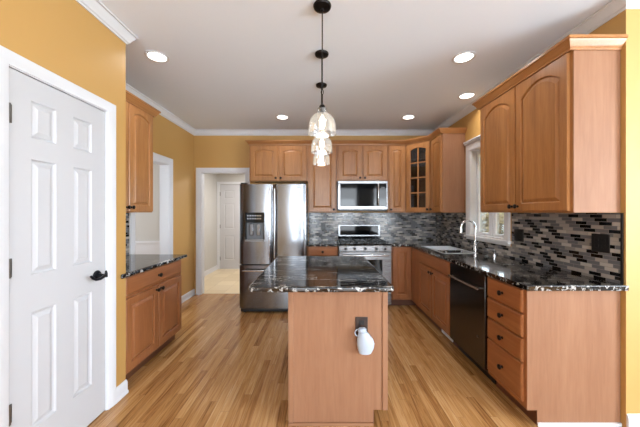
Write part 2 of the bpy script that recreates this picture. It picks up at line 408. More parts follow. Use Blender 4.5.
# closet wall with the six panel door
DY0, DY1, DH = 1.335, 1.94, 2.07
W('wall_left', (XC-.11, XC, YREAR, DY0-.02, 0, H), (XC-.11, XC, DY1+.02, YC, 0, H), (XC-.11, XC, DY0-.02, DY1+.02, DH+.02, H), label='ochre closet wall with the white door')
W('wall_closet_inside', (XL-.1, XL, 0.9, YC-.11, 0, H), (XL, XC-.11, 0.9, 1.0, 0, H), mat=M_PALE)
W('wall_closet_return', (XL, XC-.11, YC-.11, YC, 0, H), label='ochre return of the closet wall')
OY0, OY1, OH = 3.18, 3.905, 2.05
W('wall_left_far', (XL-.12, XL, YC-.11, OY0, 0, H), (XL-.12, XL, OY1, YB, 0, H), (XL-.12, XL, OY0, OY1, OH, H), label='ochre far left wall with the dining doorway')
BX0, BX1 = -2.0, -1.245
W('wall_back', (XL-.12, BX0, YB, YB+.12, 0, H), (BX1, XR+.12, YB, YB+.12, 0, H), (BX0, BX1, YB, YB+.12, OH, H), label='ochre back wall behind the cabinets')
WY0, WY1, WZ0, WZ1 = 2.935, 3.605, 1.085, 2.17
W('wall_right', (XR, XR+.14, YF, WY0, 0, H), (XR, XR+.14, WY1, YB, 0, H), (XR, XR+.14, WY0, WY1, 0, WZ0), (XR, XR+.14, WY0, WY1, WZ1, H), label='ochre right wall with the window over the sink')
W('wall_right_return', (XR+.14, XRR, YF, YF+.14, 0, H), label='ochre wall facing the camera at the right edge')
# rooms beyond and behind
W('wall_dining_back', (-4.3, XL-.12, 4.69, 4.81, 0, H), mat=M_PALE, label='pale grey dining room wall')
W('wall_dining_left', (-4.4, -4.3, YC-.11, 4.81, 0, H), mat=M_PALE)
W('wall_dining_front', (-4.3, XL-.12, YC-.11, YC, 0, H), mat=M_PALE)
W('wall_hall_left', (-2.62, -2.5, 4.81, 6.92, 0, H), mat=M_PALE, label='pale grey hallway side wall')
HX0, HX1 = -2.435, -1.62
W('wall_hall_back', (-2.5, HX0-.0, 6.8, 6.92, 0, H), (HX1, .6, 6.8, 6.92, 0, H), (HX0, HX1, 6.8, 6.92, 2.06, H), mat=M_PALE, label='pale grey hallway end wall')
W('wall_hall_behind_door', (-2.6, -1.4, 7.3, 7.35, 0, H), (-2.6, -2.55, 6.92, 7.3, 0, H), (-1.45, -1.4, 6.92, 7.3, 0, H), (-2.6, -1.4, 6.92, 7.35, 2.3, 2.35), mat=M_PALE)
W('wall_hall_right', (.5, .6, 4.81, 6.8, 0, H), mat=M_PALE)
W('wall_rear', (XC-.11, -1.1, YREAR-.1, YREAR, 0, H), (-.1, .7, YREAR-.1, YREAR, 0, H), (1.7, 2.5, YREAR-.1, YREAR, 0, H), (3.5, XRR, YREAR-.1, YREAR, 0, H),
  (-1.1, 3.5, YREAR-.1, YREAR, 2.5, H), (-1.1, 3.5, YREAR-.1, YREAR, 0, .5), mat=M_REAR, label='rear family room wall with three tall windows')
W('wall_side', (XRR, XRR+.1, YREAR, -2.4, 0, H), (XRR, XRR+.1, 0.0, YF, 0, H), (XRR, XRR+.1, -2.4, 0.0, 2.45, H), (XRR, XRR+.1, -2.4, 0.0, 0, .55), mat=M_PALE)

# crown moulding of the room, one run
CR = [(0, -.082), (.008, -.082), (.010, -.072), (.020, -.066), (.026, -.050), (.040, -.030), (.048, -.014), (.058, -.010), (.058, -.0005), (0, -.0005)]
bm = bmesh.new()
e_ = .0005
sweep(bm, [(XC+e_, YREAR+.01), (XC+e_, YC+e_), (XL+e_, YC+e_), (XL+e_, YB-e_), (XR-e_, YB-e_), (XR-e_, YF-e_), (XRR-.01, YF-e_)], CR, lambda p, h: (p.x, p.y, H+h), side=-1)
struct(link('trim_1', bm, M_WHITE, smooth=True), 'white crown moulding round the ceiling')
# baseboards
BB = [(0, .001), (.022, .001), (.022, .016), (.014, .024), (.014, .080), (.010, .092), (.004, .100), (0, .100)]
def base(name, path, side=-1, label=None):
    bm = bmesh.new(); sweep(bm, path, BB, lambda p, h: (p.x, p.y, h), side=side)
    return struct(link(name, bm, M_WHITE, smooth=True), label)
base('baseboard_left', [(XC+e_, 2.012), (XC+e_, YC+e_)], label='white baseboard beside the closet door')
base('baseboard_left_far', [(XL+e_, OY1+.087), (XL+e_, YB-.001)])
base('baseboard_left_near', [(XC+e_, YREAR), (XC+e_, DY0-.09)])
base('baseboard_right', [(XR+.002, YF-e_), (XRR-.01, YF-e_)], label='white baseboard under the right edge wall')
base('baseboard_hall', [(-2.5+e_, 4.82), (-2.5+e_, 6.799)])
base('baseboard_dining', [(-4.2, 4.69-e_), (XL-.13, 4.69-e_)])
bm = bmesh.new(); box(bm, -4.2, XL-.125, 4.672, 4.6895, .101, .86); box(bm, -4.2, XL-.125, 4.655, 4.6895, .86, .90)
struct(link('trim_2', bm, M_WHITE, bevel=.003), 'white wainscot with chair rail in the dining room')

# casings: path in wall plane
CAS = [(0, 0), (0, .010), (.006, .014), (.020, .014), (.028, .018), (.052, .020), (.064, .020), (.066, .016), (.066, 0)]
def casing(bm, a0, a1, top, fm, wide=1.0, z0=.001):
    sweep(bm, [(a0, z0), (a0, top), (a1, top), (a1, z0)], [(o*wide, h) for o, h in CAS], fm, side=1)
# closet door casing + jamb
bm = bmesh.new()
casing(bm, DY0-.008, DY1+.008, DH+.008, lambda p, h: (XC+h+e_, p.x, p.y), 1.0)
for b in ((XC-.109, XC+.004, DY0-.018, DY0-.004, 0.001, DH+.004), (XC-.109, XC+.004, DY1+.004, DY1+.018, 0.001, DH+.004), (XC-.109, XC+.004, DY0-.018, DY1+.018, DH+.004, DH+.018)): box(bm, *b)
struct(link('trim_3', bm, M_WHITE, smooth=True), 'white casing of the closet door')
# dining doorway
bm = bmesh.new()
casing(bm, OY0+.004, OY1-.004, OH-.004, lambda p, h: (XL+h+e_, p.x, p.y), 1.3)
for b in ((XL-.1195, XL+.004, OY0+.0005, OY0+.014, 0.001, OH-.001), (XL-.1195, XL+.004, OY1-.014, OY1-.0005, 0.001, OH-.001), (XL-.1195, XL+.004, OY0, OY1, OH-.014, OH-.0005)): box(bm, *b)
struct(link('trim_4', bm, M_WHITE, smooth=True), 'white casing of the dining doorway')
# hall doorway
bm = bmesh.new()
casing(bm, BX0+.004, BX1-.004, OH-.004, lambda p, h: (p.x, YB-h-e_, p.y), 1.15)
for b in ((BX0+.0005, BX0+.014, YB-.004, YB+.119, 0.001, OH-.001), (BX1-.014, BX1-.0005, YB-.004, YB+.119, 0.001, OH-.001), (BX0, BX1, YB-.004, YB+.119, OH-.014, OH-.0005)): box(bm, *b)
struct(link('trim_5', bm, M_WHITE, smooth=True), 'white casing of the hallway opening')
# hall door casing
bm = bmesh.new()
casing(bm, HX0+.002, HX1, 2.058, lambda p, h: (p.x, 6.8-h-e_, p.y), .95)
struct(link('trim_6', bm, M_WHITE, smooth=True), 'white casing of the hallway door')

# six panel doors (front face looks to -y in local frame, x 0..w)
def six_panel(w_, h_, cols, rows, t=.038):
    bm = bmesh.new()
    xs = sorted({0, w_, *[c for p in cols for c in p]}); zs = sorted({0, h_, *[c for p in rows for c in p]})
    pan = {(xs.index(c[0]), zs.index(r[0])) for c in cols for r in rows}
    V = {}
    def v(x, z):
        k = (round(x, 5), round(z, 5))
        if k not in V: V[k] = bm.verts.new((x, -t, z))
        return V[k]
    for i in range(len(xs)-1):
        for j in range(len(zs)-1):
            q = [v(xs[i], zs[j]), v(xs[i+1], zs[j]), v(xs[i+1], zs[j+1]), v(xs[i], zs[j+1])]
            if (i, j) not in pan: bm.faces.new(q); continue
            prev = q
            for ins, y in ((.006, -t+.009), (.014, -t+.011), (.036, -t+.002)):
                cur = [bm.verts.new((x, y, z)) for x, z in ((xs[i]+ins, zs[j]+ins), (xs[i+1]-ins, zs[j]+ins), (xs[i+1]-ins, zs[j+1]-ins), (xs[i]+ins, zs[j+1]-ins))]
                for k in range(4): bm.faces.new((prev[k], prev[(k+1) % 4], cur[(k+1) % 4], cur[k]))
                prev = cur
            bm.faces.new(prev)
    # sides and back
    b = [bm.verts.new(p) for p in ((0, 0, 0), (w_, 0, 0), (w_, 0, h_), (0, 0, h_))]
    bm.faces.new(b)
    bot = [v(x, 0) for x in xs]; top = [v(x, h_) for x in xs]; le = [v(0, z) for z in zs]; ri = [v(w_, z) for z in zs]
    bm.faces.new(bot+[b[1], b[0]]); bm.faces.new(top+[b[2], b[3]]); bm.faces.new(le+[b[3], b[0]]); bm.faces.new(ri+[b[2], b[1]])
    return bm
dw, dh = DY1-DY0, DH-.008
cols = [(1.444-DY0, 1.581-DY0), (1.690-DY0, 1.828-DY0)]
rows = [(.245, .850), (1.045, 1.642), (1.754, 1.945)]
d1 = struct(link('door_1', six_panel(dw, dh, cols, rows), M_DOOR, None, (XC-.042, DY0, .008)), 'white six panel closet door')
d1.rotation_euler = (0, 0, PI/2)
for z in (.40, 1.10, 1.843):
    bm = boxes((-.012, .016, -.041, -.038, z-.045, z+.045))
    tube(bm, [(-.003, -.046, z-.047), (-.003, -.046, z+.046)], .008, 10)
    link('hinge', bm, M_HINGE, d1, smooth=True)
bm = bmesh.new(); hx, hz = 1.868-DY0, .947
lathe(bm, [(.034, 0), (.034, -.004), (.030, -.009), (.014, -.013), (.011, -.05), (.012, -.062)], 20, hx, -.038, hz, 'y')
link('rosette', bm, M_LEVER, d1, smooth=True)
bm = bmesh.new()
tube(bm, [(hx+.004, -.098, hz), (hx-.02, -.100, hz-.002), (hx-.05, -.100, hz-.012), (hx-.08, -.098, hz-.010), (hx-.100, -.094, hz+.003), (hx-.112, -.090, hz+.020)], .009, 12, radii=[.010, .010, .009, .008, .0075, .007])
tube(bm, [(hx, -.098, hz-.012), (hx+.003, -.098, hz+.014), (hx+.004, -.096, hz+.032)], .008, 12, radii=[.011, .009, .005])
link('door_handle', bm, M_LEVER, d1, smooth=True)
d2 = struct(link('door_2', six_panel(HX1-HX0-.01, 2.045, [(.10, .345), (.46, .705)], [(.22, .80), (.98, 1.58), (1.70, 1.90)]), M_DOOR, None, (HX0+.005, 6.845, .008)), 'white six panel door at the end of the hallway')
for z in (.25, 1.03, 1.82): link('hinge', boxes((-.004, .012, -.042, -.0385, z-.045, z+.045)), M_HINGE, d2)

# window over the sink (double casement)
win = empty('window_1', (XR, WY0, 0)); struct(win, 'white casement window over the sink')
def wfm(p, h): return (-h-e_, p.x-WY0, p.y)
bm = bmesh.new()
casing(bm, WY0+.004, WY1-.004, WZ1-.004, wfm, 1.35, z0=WZ0)
box(bm, -.030, -.0005, -.11, WY1-WY0+.10, WZ1+.086, WZ1+.112); box(bm, -.045, -.0005, -.125, WY1-WY0+.098, WZ1+.112, WZ1+.128)
link('casing', bm, M_WHITE, win, smooth=True)
link('sill', boxes((-.045, .02, -.105, WY1-WY0+.09, WZ0-.026, WZ0-.001), (-.014, -.0005, -.09, WY1-WY0+.085, WZ0-.055, WZ0-.026)), M_WHITE, win, bevel=.004)
WW = WY1-WY0
link('jamb', boxes((-.002, .139, .0005, .014, WZ0+.001, WZ1-.001), (-.002, .139, WW-.014, WW-.0005, WZ0+.001, WZ1-.001), (-.002, .139, .014, WW-.014, WZ1-.015, WZ1-.001), (-.002, .139, .014, WW-.014, WZ0, WZ0+.015), (.06, .12, WW/2-.02, WW/2+.02, WZ0+.015, WZ1-.015)), M_WHITE, win)
for a0, a1 in ((.015, WW/2-.021), (WW/2+.021, WW-.015)):
    z0, z1 = WZ0+.016, WZ1-.016; f = .042
    s = link('sash', boxes((.07, .11, a0, a0+f, z0, z1), (.07, .11, a1-f, a1, z0, z1), (.07, .11, a0+f, a1-f, z1-f, z1), (.07, .11, a0+f, a1-f, z0, z0+.028)), M_WHITE, win)
    link('pane', boxes((.088, .092, a0+f, a1-f, z0+.028, z1-f)), M_GLASS, s)
    s2 = link('crank', boxes((.052, .069, a0+.12, a0+.17, z0+.006, z0+.02)), M_WHITE, s)

# mosaic backsplashes
def splash(name, loc, rz, bs, label):
    o = link(name, boxes(*bs), M_MOS, None, loc); o.rotation_euler = (0, 0, rz); return struct(o, label)
T = .008
splash('trim_7', (-.19, YB, 0), 0, [(0, XR+.19-.001, -T, -.0005, .915, 1.372)], 'grey and black mosaic tile behind the range')
ln = YB-T-.001
splash('trim_8', (XR, ln, 0), -PI/2, [(0, ln-WY1-.091, -T, -.0005, .915, 1.372), (ln-WY1-.091, ln-WY0+.11, -T, -.0005, .915, WZ0-.057), (ln-WY0+.11, ln-1.80, -T, -.0005, .915, 1.372)], 'grey and black mosaic tile on the right wall')
splash('trim_9', (XL, 2.15, 0), PI/2, [(0, 3.085-2.15, -T, -.0005, .915, 1.372)], 'narrow strip of mosaic tile on the left wall')
struct(link('trim_10', boxes((XR-.010, XR-.0005, 1.788, 1.799, .915, 1.372)), M_BLACK), 'black edge strip of the right mosaic')

# ================================================================== OUTSIDE
tag(link('lawn', boxes((XR+.5, 30, -6, 30, -.5, -.4)), M_LAWN), 'lawn outside the kitchen window', 'lawn', kind='structure')
bm = bmesh.new()
tube(bm, [(0, 0, 0), (.05, 0, .6), (-.05, .05, 1.3)], .09, 10, radii=[.09, .06, .04])
for k in range(7):
    a = k*2.1; tube(bm, [(0, 0, .4+.1*k), (.4*math.cos(a), .4*math.sin(a), .7+.12*k)], .02, 6)
tr = link('tree', bm, M_BARK, None, (6.6, 10.6, -.4), smooth=True); tag(tr, 'tan leafed small tree seen through the window over the sink', 'tree')
bm = bmesh.new()
for k in range(1500):
    a = random.uniform(0, 2*PI); z = random.uniform(.05, 1.75); r = random.uniform(.1, 1.0)*(1.2-.4*z)
    c = Vector((r*math.cos(a), r*math.sin(a), z)); s = random.uniform(.06, .14)
    d1_ = Vector((random.uniform(-1, 1), random.uniform(-1, 1), random.uniform(-1, 1))).normalized(); d2_ = d1_.orthogonal().normalized()
    vs = [bm.verts.new(c+d1_*s), bm.verts.new(c+d2_*s*.5), bm.verts.new(c-d1_*s), bm.verts.new(c-d2_*s*.5)]; bm.faces.new(vs)
link('leaves', bm, M_LEAF, tr)
nh = empty('neighbor_house', (21, 27.5, -.4), 0, 'pale sided house far outside the kitchen window', 'house')
link('wall', boxes((-5, 5, -4, 4, 0, 2.3)), M_SIDING, nh)
bm = bmesh.new()
q = [(-5.3, -4.4, 2.3), (5.3, -4.4, 2.3), (5.3, 4.4, 2.3), (-5.3, 4.4, 2.3), (-5.3, 0, 3.1), (5.3, 0, 3.1)]; q = [bm.verts.new(p) for p in q]
for ix in ((0, 1, 5, 4), (2, 3, 4, 5), (0, 4, 3), (1, 2, 5), (0, 3, 2, 1)): bm.faces.new([q[i] for i in ix])
link('roof', bm, M_GREYPL, nh)
for x in (-3.2, 0, 3.2):
    f2 = link('window', boxes((x-.5, x+.5, -4.06, -4.001, 1.0, 2.1)), M_WHITE, nh); link('pane', boxes((x-.42, x+.42, -4.08, -4.061, 1.08, 2.02)), M_GLOSSB, f2)

# ================================================================== UPPER CABINETS
Z0, Z1 = 1.375, 2.43
UY = YB
def uc_doors(r, w_, z0, z1, n, arch, knob_side, depth=.305, gap=.004, stile=.018, mid=.022, glazed=False):
    a, b = stile, w_-stile; zz0, zz1 = z0+.012, z1-.014
    if n == 1:
        kx = (b-.028) if knob_side == 'r' else (a+.028)
        door(r, a, b, zz0, zz1, -depth-.0005, arch, kx, zz0+.035)
    else:
        c = (a+b)/2
        door(r, a, c-mid/2, zz0, zz1, -depth-.0005, arch, c-mid/2-.028, zz0+.035)
        door(r, c+mid/2, b, zz0, zz1, -depth-.0005, arch, c+mid/2+.028, zz0+.035)
r = upper_cab('wall_cabinet', (-1.105, UY, 0), 0, .912, 1.865, Z1, 'short honey maple two door cabinet above the refrigerator'); uc_doors(r, .912, 1.865, Z1, 2, .03, None)
r = upper_cab('wall_cabinet', (-.190, UY, 0), 0, .452, Z0, Z1, 'tall single door maple cabinet between refrigerator and microwave, behind the pendants'); uc_doors(r, .452, Z0, Z1, 1, .03, 'r')
r = upper_cab('wall_cabinet', (.265, UY, 0), 0, .792, 1.868, Z1, 'short two door maple cabinet directly above the microwave'); uc_doors(r, .792, 1.868, Z1, 2, .03, None)
r = upper_cab('wall_cabinet', (1.060, UY, 0), 0, .283, Z0, Z1, 'narrow tall maple cabinet between microwave and glass door cabinet'); uc_doors(r, .283, Z0, Z1, 1, .02, 'l')
r = upper_cab('wall_cabinet', (XR, 4.088, 0), -PI/2, 4.088-3.737, Z0, Z1, 'tall maple cabinet beside the window with pale side panel facing the room'); uc_doors(r, .351, Z0, Z1, 1, .02, 'l')
link('side_panel', boxes((.3512, .354, -.304, -.003, Z0, Z1)), M_PANEL, r)
# corner cabinet with glass door
A, B, C_, D, E = (1.345, YB-.002), (1.345, 4.381), (1.634, 4.092), (XR-.002, 4.092), (XR-.002, YB-.002)
r = empty('corner_cabinet', (1.345, 4.381, 0), -PI/4, 'diagonal corner cabinet with arched glass door of eight panes', 'cabinet')
bm = bmesh.new(); rot = Matrix.Rotation(PI/4, 4, 'Z')
def tol(p): v = rot @ Vector((p[0]-1.345, p[1]-4.381, 0)); return (v.x, v.y)
loc5 = [tol(p) for p in (A, B, C_, D, E)]
prism(bm, loc5, Z0, Z0+.018); prism(bm, loc5, Z1-.05, Z1)
def wallp(p, q, t=.012):
    p, q = Vector(tol(p)), Vector(tol(q)); d = (q-p).normalized(); nn = Vector((-d.y, d.x))*t
    prism(bm, [tuple(p), tuple(q), tuple(q+nn), tuple(p+nn)], Z0+.018, Z1-.05)
wallp(A, B); wallp(C_, D); wallp(D, E); wallp(E, A)
BC = (Vector(B)-Vector(C_)).length
box(bm, 0, .026, 0, .018, Z0+.018, Z1-.05); box(bm, BC-.026, BC, 0, .018, Z0+.018, Z1-.05)
link('body', bm, M_INSIDE, r)
link('face_frame', boxes((0, .026, -.002, 0, Z0, Z1), (BC-.026, BC, -.002, 0, Z0, Z1), (.026, BC-.026, -.002, 0, Z0, Z0+.02), (.026, BC-.026, -.002, 0, Z1-.05, Z1)), M_WOOD, r)
ins = [tuple(Vector(p)*.92+Vector((.015, .03))) for p in loc5]
for k in (1, 2, 3):
    bm = bmesh.new(); zz = Z0+.02+k*.26
    cx = sum(p[0] for p in loc5)/5; cy = sum(p[1] for p in loc5)/5
    prism(bm, [(cx+(p[0]-cx)*.9, cy+(p[1]-cy)*.9) for p in loc5], zz, zz+.018); link('shelf', bm, M_INSIDE, r)
gd = door(r, .022, BC-.022, Z0+.012, Z1-.014, -.0025, .03, BC-.022-.028, Z0+.047, glazed=True, name='glass_door')
gw, gh = BC-.044, Z1-Z0-.026
bm = boxes((gw/2-.009, gw/2+.009, -.014, -.003, .06, gh-.06))
for k in (1, 2, 3): zz = .06+k*(gh-.12)/4; box(bm, .06, gw-.06, -.0135, -.0035, zz-.009, zz+.009)
link('muntins', bm, M_WOOD, gd)
link('glass', boxes((.055, gw-.055, -.0030, -.0005, .055, gh-.055)), M_CABGLASS, gd)
# crown run over the back cabinets
f = .021
pth = [(-1.107, YB-.002), (-1.107, 4.385-f), (1.345-.008, 4.385-f), (1.635-f, 4.092-.008), (1.635-f, 3.734), (XR-.002, 3.734)]
bm = bmesh.new(); sweep(bm, pth, CROWN, lambda p, h: (p.x, p.y, 2.4305+h*.85), side=-1)
tag(link('crown_molding', bm, M_WOODX, smooth=True), 'honey maple crown moulding running along the tops of the back wall cabinets', 'moulding')
# right wall near cabinet
YN = 1.805
r = upper_cab('wall_cabinet', (XR, 2.84, 0), -PI/2, 2.84-YN-.004, Z0, 2.44, 'large two door maple cabinet with arched panels hanging above the right counter')
L_ = 2.84-YN-.004
door(r, .018, .512, Z0+.012, 2.42, -.3055, .075, .512-.028, Z0+.05); door(r, .526, L_-.02, Z0+.012, 2.42, -.3055, .075, .526+.028, Z0+.05)
link('side_panel', boxes((L_+.0002, L_+.004, -.304, -.003, Z0, 2.44)), M_PANEL, r)
bm = bmesh.new(); sweep(bm, [(0, -.002), (0, -.305-f), (L_+.004, -.305-f), (L_+.004, -.002)], CROWN, lambda p, h: (p.x, p.y, 2.4205+h-.02+.02), side=-1)
link('crown', bm, M_WOODX, r, smooth=True)
# left wall upper
r = upper_cab('wall_cabinet', (XL, 2.24, 0), PI/2, .80, Z0, Z1, 'maple cabinet hanging on the left wall above the small sideboard counter', depth=.29)
door(r, .018, .395, Z0+.012, Z1-.014, -.2905, .04, .367, Z0+.05); door(r, .405, .782, Z0+.012, Z1-.014, -.2905, .04, .433, Z0+.05)
bm = bmesh.new(); sweep(bm, [(0, -.002), (0, -.29-f), (.80, -.29-f), (.80, -.002)], CROWN, lambda p, h: (p.x, p.y, 2.4105+h), side=-1)
link('crown', bm, M_WOODX, r, smooth=True)

# ================================================================== BASE CABINETS
CT0, CT1 = .8805, .9145
# left sideboard base
r = base_cab('base_cabinet', (XL, 2.15, 0), PI/2, .91, 'two door base cabinet with one wide drawer on the left wall', depth=.59)
drawer(r, .02, .885, .725, .865, -.5905); door(r, .02, .447, .125, .700, -.5905, 0, .447-.03, .665, mat=M_LOW_SHADE); door(r, .458, .885, .125, .700, -.5905, 0, .458+.03, .665, mat=M_LOW_SHADE)
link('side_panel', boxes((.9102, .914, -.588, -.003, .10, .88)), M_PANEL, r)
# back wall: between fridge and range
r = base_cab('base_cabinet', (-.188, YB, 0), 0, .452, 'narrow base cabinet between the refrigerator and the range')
drawer(r, .015, .437, .745, .865, -.6055); door(r, .015, .437, .125, .72, -.6055, 0, .40, .68, mat=M_LOW_SHADE)
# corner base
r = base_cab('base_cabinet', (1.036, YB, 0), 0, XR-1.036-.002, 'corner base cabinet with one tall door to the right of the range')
door(r, .022, .275, .125, .865, -.6055, 0, None, None, mat=M_LOW_SHADE)
# sink base on right wall
SY0, SY1 = 2.84, 4.082
r = base_cab('base_cabinet', (XR, SY1, 0), -PI/2, SY1-SY0, 'sink base cabinet with false drawer front and two doors below the window')
bpy.data.objects.remove([c for c in r.children if c.name.startswith('body')][0])
Ls = SY1-SY0
link('body', boxes((0, .02, -.605, -.002, .10, .88), (Ls-.02, Ls, -.605, -.002, .10, .88), (.02, Ls-.02, -.605, -.585, .10, .88), (.02, Ls-.02, -.585, -.002, .10, .118), (.02, Ls-.02, -.014, -.002, .118, .88)), M_LOW_SHADE, r)
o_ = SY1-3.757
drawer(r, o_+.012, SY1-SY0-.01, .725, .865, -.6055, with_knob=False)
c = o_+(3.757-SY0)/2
door(r, o_+.012, c-.006, .125, .705, -.6055, 0, c-.036, .665, mat=M_LOW_SHADE); door(r, c+.006, SY1-SY0-.01, .125, .705, -.6055, 0, c+.036, .665, mat=M_LOW_SHADE)
bm = boxes((c+.10, c+.36, -.551, -.5405, .014, .088))
for k in range(7): box(bm, c+.115, c+.345, -.556, -.551, .022+k*.009, .026+k*.009)
link('toe_vent', bm, M_VENT, r)['label'] = 'white vent grille in the toe kick'
# drawer base
DY = 2.222
r = base_cab('drawer_cabinet', (XR, DY, 0), -PI/2, DY-YN-.004, 'base cabinet with a stack of four drawers next to the dishwasher')
Lw = DY-YN-.004
for z0, z1 in ((.722, .868), (.560, .708), (.398, .546), (.140, .384)): drawer(r, .014, Lw-.022, z0, z1, -.6055)
bm = bmesh.new()
pts = [(-.604, .10), (-.604, .88), (-.003, .88), (-.003, .0), (-.54, .0), (-.54, .10)]
a = [bm.verts.new((Lw+.0005, y, z)) for y, z in pts]; b = [bm.verts.new((Lw+.004, y, z)) for y, z in pts]
for i in range(6): bm.faces.new((a[i], a[(i+1) % 6], b[(i+1) % 6], b[i]))
bm.faces.new(a); bm.faces.new(b)
link('end_panel', bm, M_PANEL, r)['label'] = 'pale maple end panel facing the camera'
bm = bmesh.new(); box(bm, Lw+.0045, Lw+.014, -.54, -.004, .001, .022)
link('shoe_molding', bm, M_WHITE, r)['label'] = 'white shoe moulding under the end panel'

# dishwasher
r = empty('dishwasher', (XR, 2.832, 0), -PI/2, 'dark stainless dishwasher with bar handle under the right counter', 'dishwasher')
link('body', boxes((.004, .602, -.60, -.02, .10, .872)), M_BLACK, r)
link('toe_panel', boxes((.006, .600, -.545, -.05, .004, .099)), M_BLACK, r)
link('door', boxes((.004, .602, -.628, -.6005, .115, .870)), M_DSTEEL, r, bevel=.004)
link('edge_trim', boxes((.5925, .6015, -.630, -.6285, .12, .865)), M_STEEL, r)
bm = bmesh.new(); tube(bm, [(.05, -.66, .752), (.556, -.66, .752)], .009, 12)
tube(bm, [(.07, -.6285, .752), (.07, -.66, .752)], .006, 8); tube(bm, [(.536, -.6285, .752), (.536, -.66, .752)], .006, 8)
link('handle', bm, M_HANDLE, r, smooth=True)
bm = bmesh.new(); lathe(bm, [(.012, 0), (.012, -.002), (.009, -.003)], 16, .505, -.6285, .345, 'y'); link('badge', bm, M_BLACK, r, smooth=True)

# ================================================================== COUNTERTOPS
def rc(loc_poly): pass
bm = bmesh.new()
xs = [1.036, 1.303, 1.40, 1.75, XR-.0015, XR+.006]; ys = [1.762, YF-.0015, 3.155, 3.405, 3.425, 3.80, 4.055, YB-.0015]
fl = set()
for i in range(len(xs)-1):
    for j in range(len(ys)-1):
        x0, x1, y0, y1 = xs[i], xs[i+1], ys[j], ys[j+1]
        ok = (x0 >= 1.303 and x1 <= XR) or (y0 >= 4.055 and x1 <= XR) or (j == 0 and x0 >= 1.303)
        if i == 2 and 3.155 <= y0 < 3.80 and j != 3: ok = False
        if ok: fl.add((i, j))
cells(bm, xs, ys, CT0, CT1, fl)
tag(link('countertop', bm, M_GRAN, bevel=.012, seg=4), 'L-shaped black veined granite countertop with the sink set in it', 'countertop')
bm = boxes((-.188, .2635, 4.055, YB-.0015, CT0, CT1))
tag(link('countertop', bm, M_GRAN, bevel=.012, seg=4), 'short black granite countertop between refrigerator and range', 'countertop')
bm = bmesh.new()
cells(bm, [XL+.0015, XC+.002, -1.462], [2.075, YC+.0015, 3.092], CT0, CT1, {(0, 1), (1, 1), (1, 0)})
tag(link('countertop', bm, M_GRAN, bevel=.011, seg=4), 'black granite countertop of the sideboard on the left wall', 'countertop')

# sink (double bowl)
r = empty('sink', (1.575, 3.43, CT0), 0, 'stainless double bowl sink set in the granite under the window', 'sink')
def bowl(x0, x1, y0, y1, d):
    bm = bmesh.new(); o = .004
    for a_, b_, c_, d_, e1, f1 in ((x0, x1, y0, y1, -d-o, -d), (x0-o, x0, y0-o, y1+o, -d-o, .0), (x1, x1+o, y0-o, y1+o, -d-o, .0), (x0, x1, y0-o, y0, -d-o, .0), (x0, x1, y1, y1+o, -d-o, .0)): box(bm, a_, b_, c_, d_, e1, f1)
    lathe(bm, [(.04, -d+.001), (.04, -d+.004), (.025, -d+.002)], 20, (x0+x1)/2, (y0+y1)/2, 0)
    return bm
# the rim lies on the granite as a thin lip
bm = bmesh.new(); cells(bm, [-.195, -.168, .168, .195], [-.297, -.267, -.014, .014, .362, .39], .0345, .0385, {(0, j) for j in range(5)} | {(2, j) for j in range(5)} | {(1, 0), (1, 2), (1, 4)})
link('rim', bm, M_SINK, r, bevel=.0015)
for y0, y1 in ((-.266, -.030), (.0005, .361)):
    bm = bowl(-.167, .167, y0 if y0 < 0 else .015, y1 if y1 > 0 else -.015, .17)
    bmesh.ops.translate(bm, verts=bm.verts[:], vec=(0, 0, .034)); link('basin', bm, M_SINK, r)
# faucet
FZ = CT1+.0005
r = empty('faucet', (1.862, 3.36, FZ), 0, 'tall brushed gooseneck faucet standing behind the sink', 'faucet')
bm = bmesh.new(); lathe(bm, [(.029, 0), (.029, .006), (.022, .012), (.019, .05), (.022, .07), (.021, .10), (.013, .115)], 20)
link('base', bm, M_CHROME, r, smooth=True)
bm = bmesh.new(); pts = [(0, 0, .10), (0, 0, .26)]+[(-.085+.085*math.cos(a), 0, .28+.085*math.sin(a)) for a in [PI*k/12 for k in range(13)]]+[(-.172, 0, .25), (-.176, 0, .215)]
tube(bm, pts, .0125, 14, radii=[.0125]*(len(pts)-2)+[.014, .017]); link('spout', bm, M_CHROME, r, smooth=True)
bm = bmesh.new(); tube(bm, [(0, -.015, .075), (0, -.045, .09), (.0, -.095, .125)], .007, 10, radii=[.012, .009, .007]); link('lever', bm, M_CHROME, r, smooth=True)
bm = bmesh.new(); lathe(bm, [(.020, 0), (.020, .005), (.012, .01), (.011, .05), (.013, .055), (.013, .062), (.006, .066)], 16); tube(bm, [(0, 0, .058), (-.03, 0, .062), (-.05, 0, .055)], .005, 8)
tag(link('soap_dispenser', bm, M_CHROME, None, (1.85, 2.97, FZ), smooth=True), 'small chrome soap dispenser on the counter right of the faucet', 'soap dispenser')

# ================================================================== ISLAND
r = empty('kitchen_island', (.11, 1.81, 0), 0, 'freestanding maple kitchen island body under the black granite top', 'island')
IX0, IX1, IY1 = -.30, .305, 1.02
link('body', boxes((IX0+.002, IX1, .006, IY1, .10, .883)), M_LOW_SHADE, r)
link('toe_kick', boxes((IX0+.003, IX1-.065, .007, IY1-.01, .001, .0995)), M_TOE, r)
bm = bmesh.new(); pts = [(IX0, .02), (IX0, .883), (IX1-.002, .883), (IX1-.002, .10), (IX1-.07, .10), (IX1-.07, .02)]
a = [bm.verts.new((x, 0, z)) for x, z in pts]; b = [bm.verts.new((x, .0055, z)) for x, z in pts]
for i in range(6): bm.faces.new((a[i], a[(i+1) % 6], b[(i+1) % 6], b[i]))
bm.faces.new(a); bm.faces.new(b); link('end_panel', bm, M_PANEL, r)
link('corner_trim', boxes((IX0-.016, IX0+.018, -.008, .020, .02, .883)), M_PANEL, r, bevel=.004)
link('corner_trim', boxes((IX1-.014, IX1+.022, -.008, .006, .10, .883)), M_PANEL, r, bevel=.004)
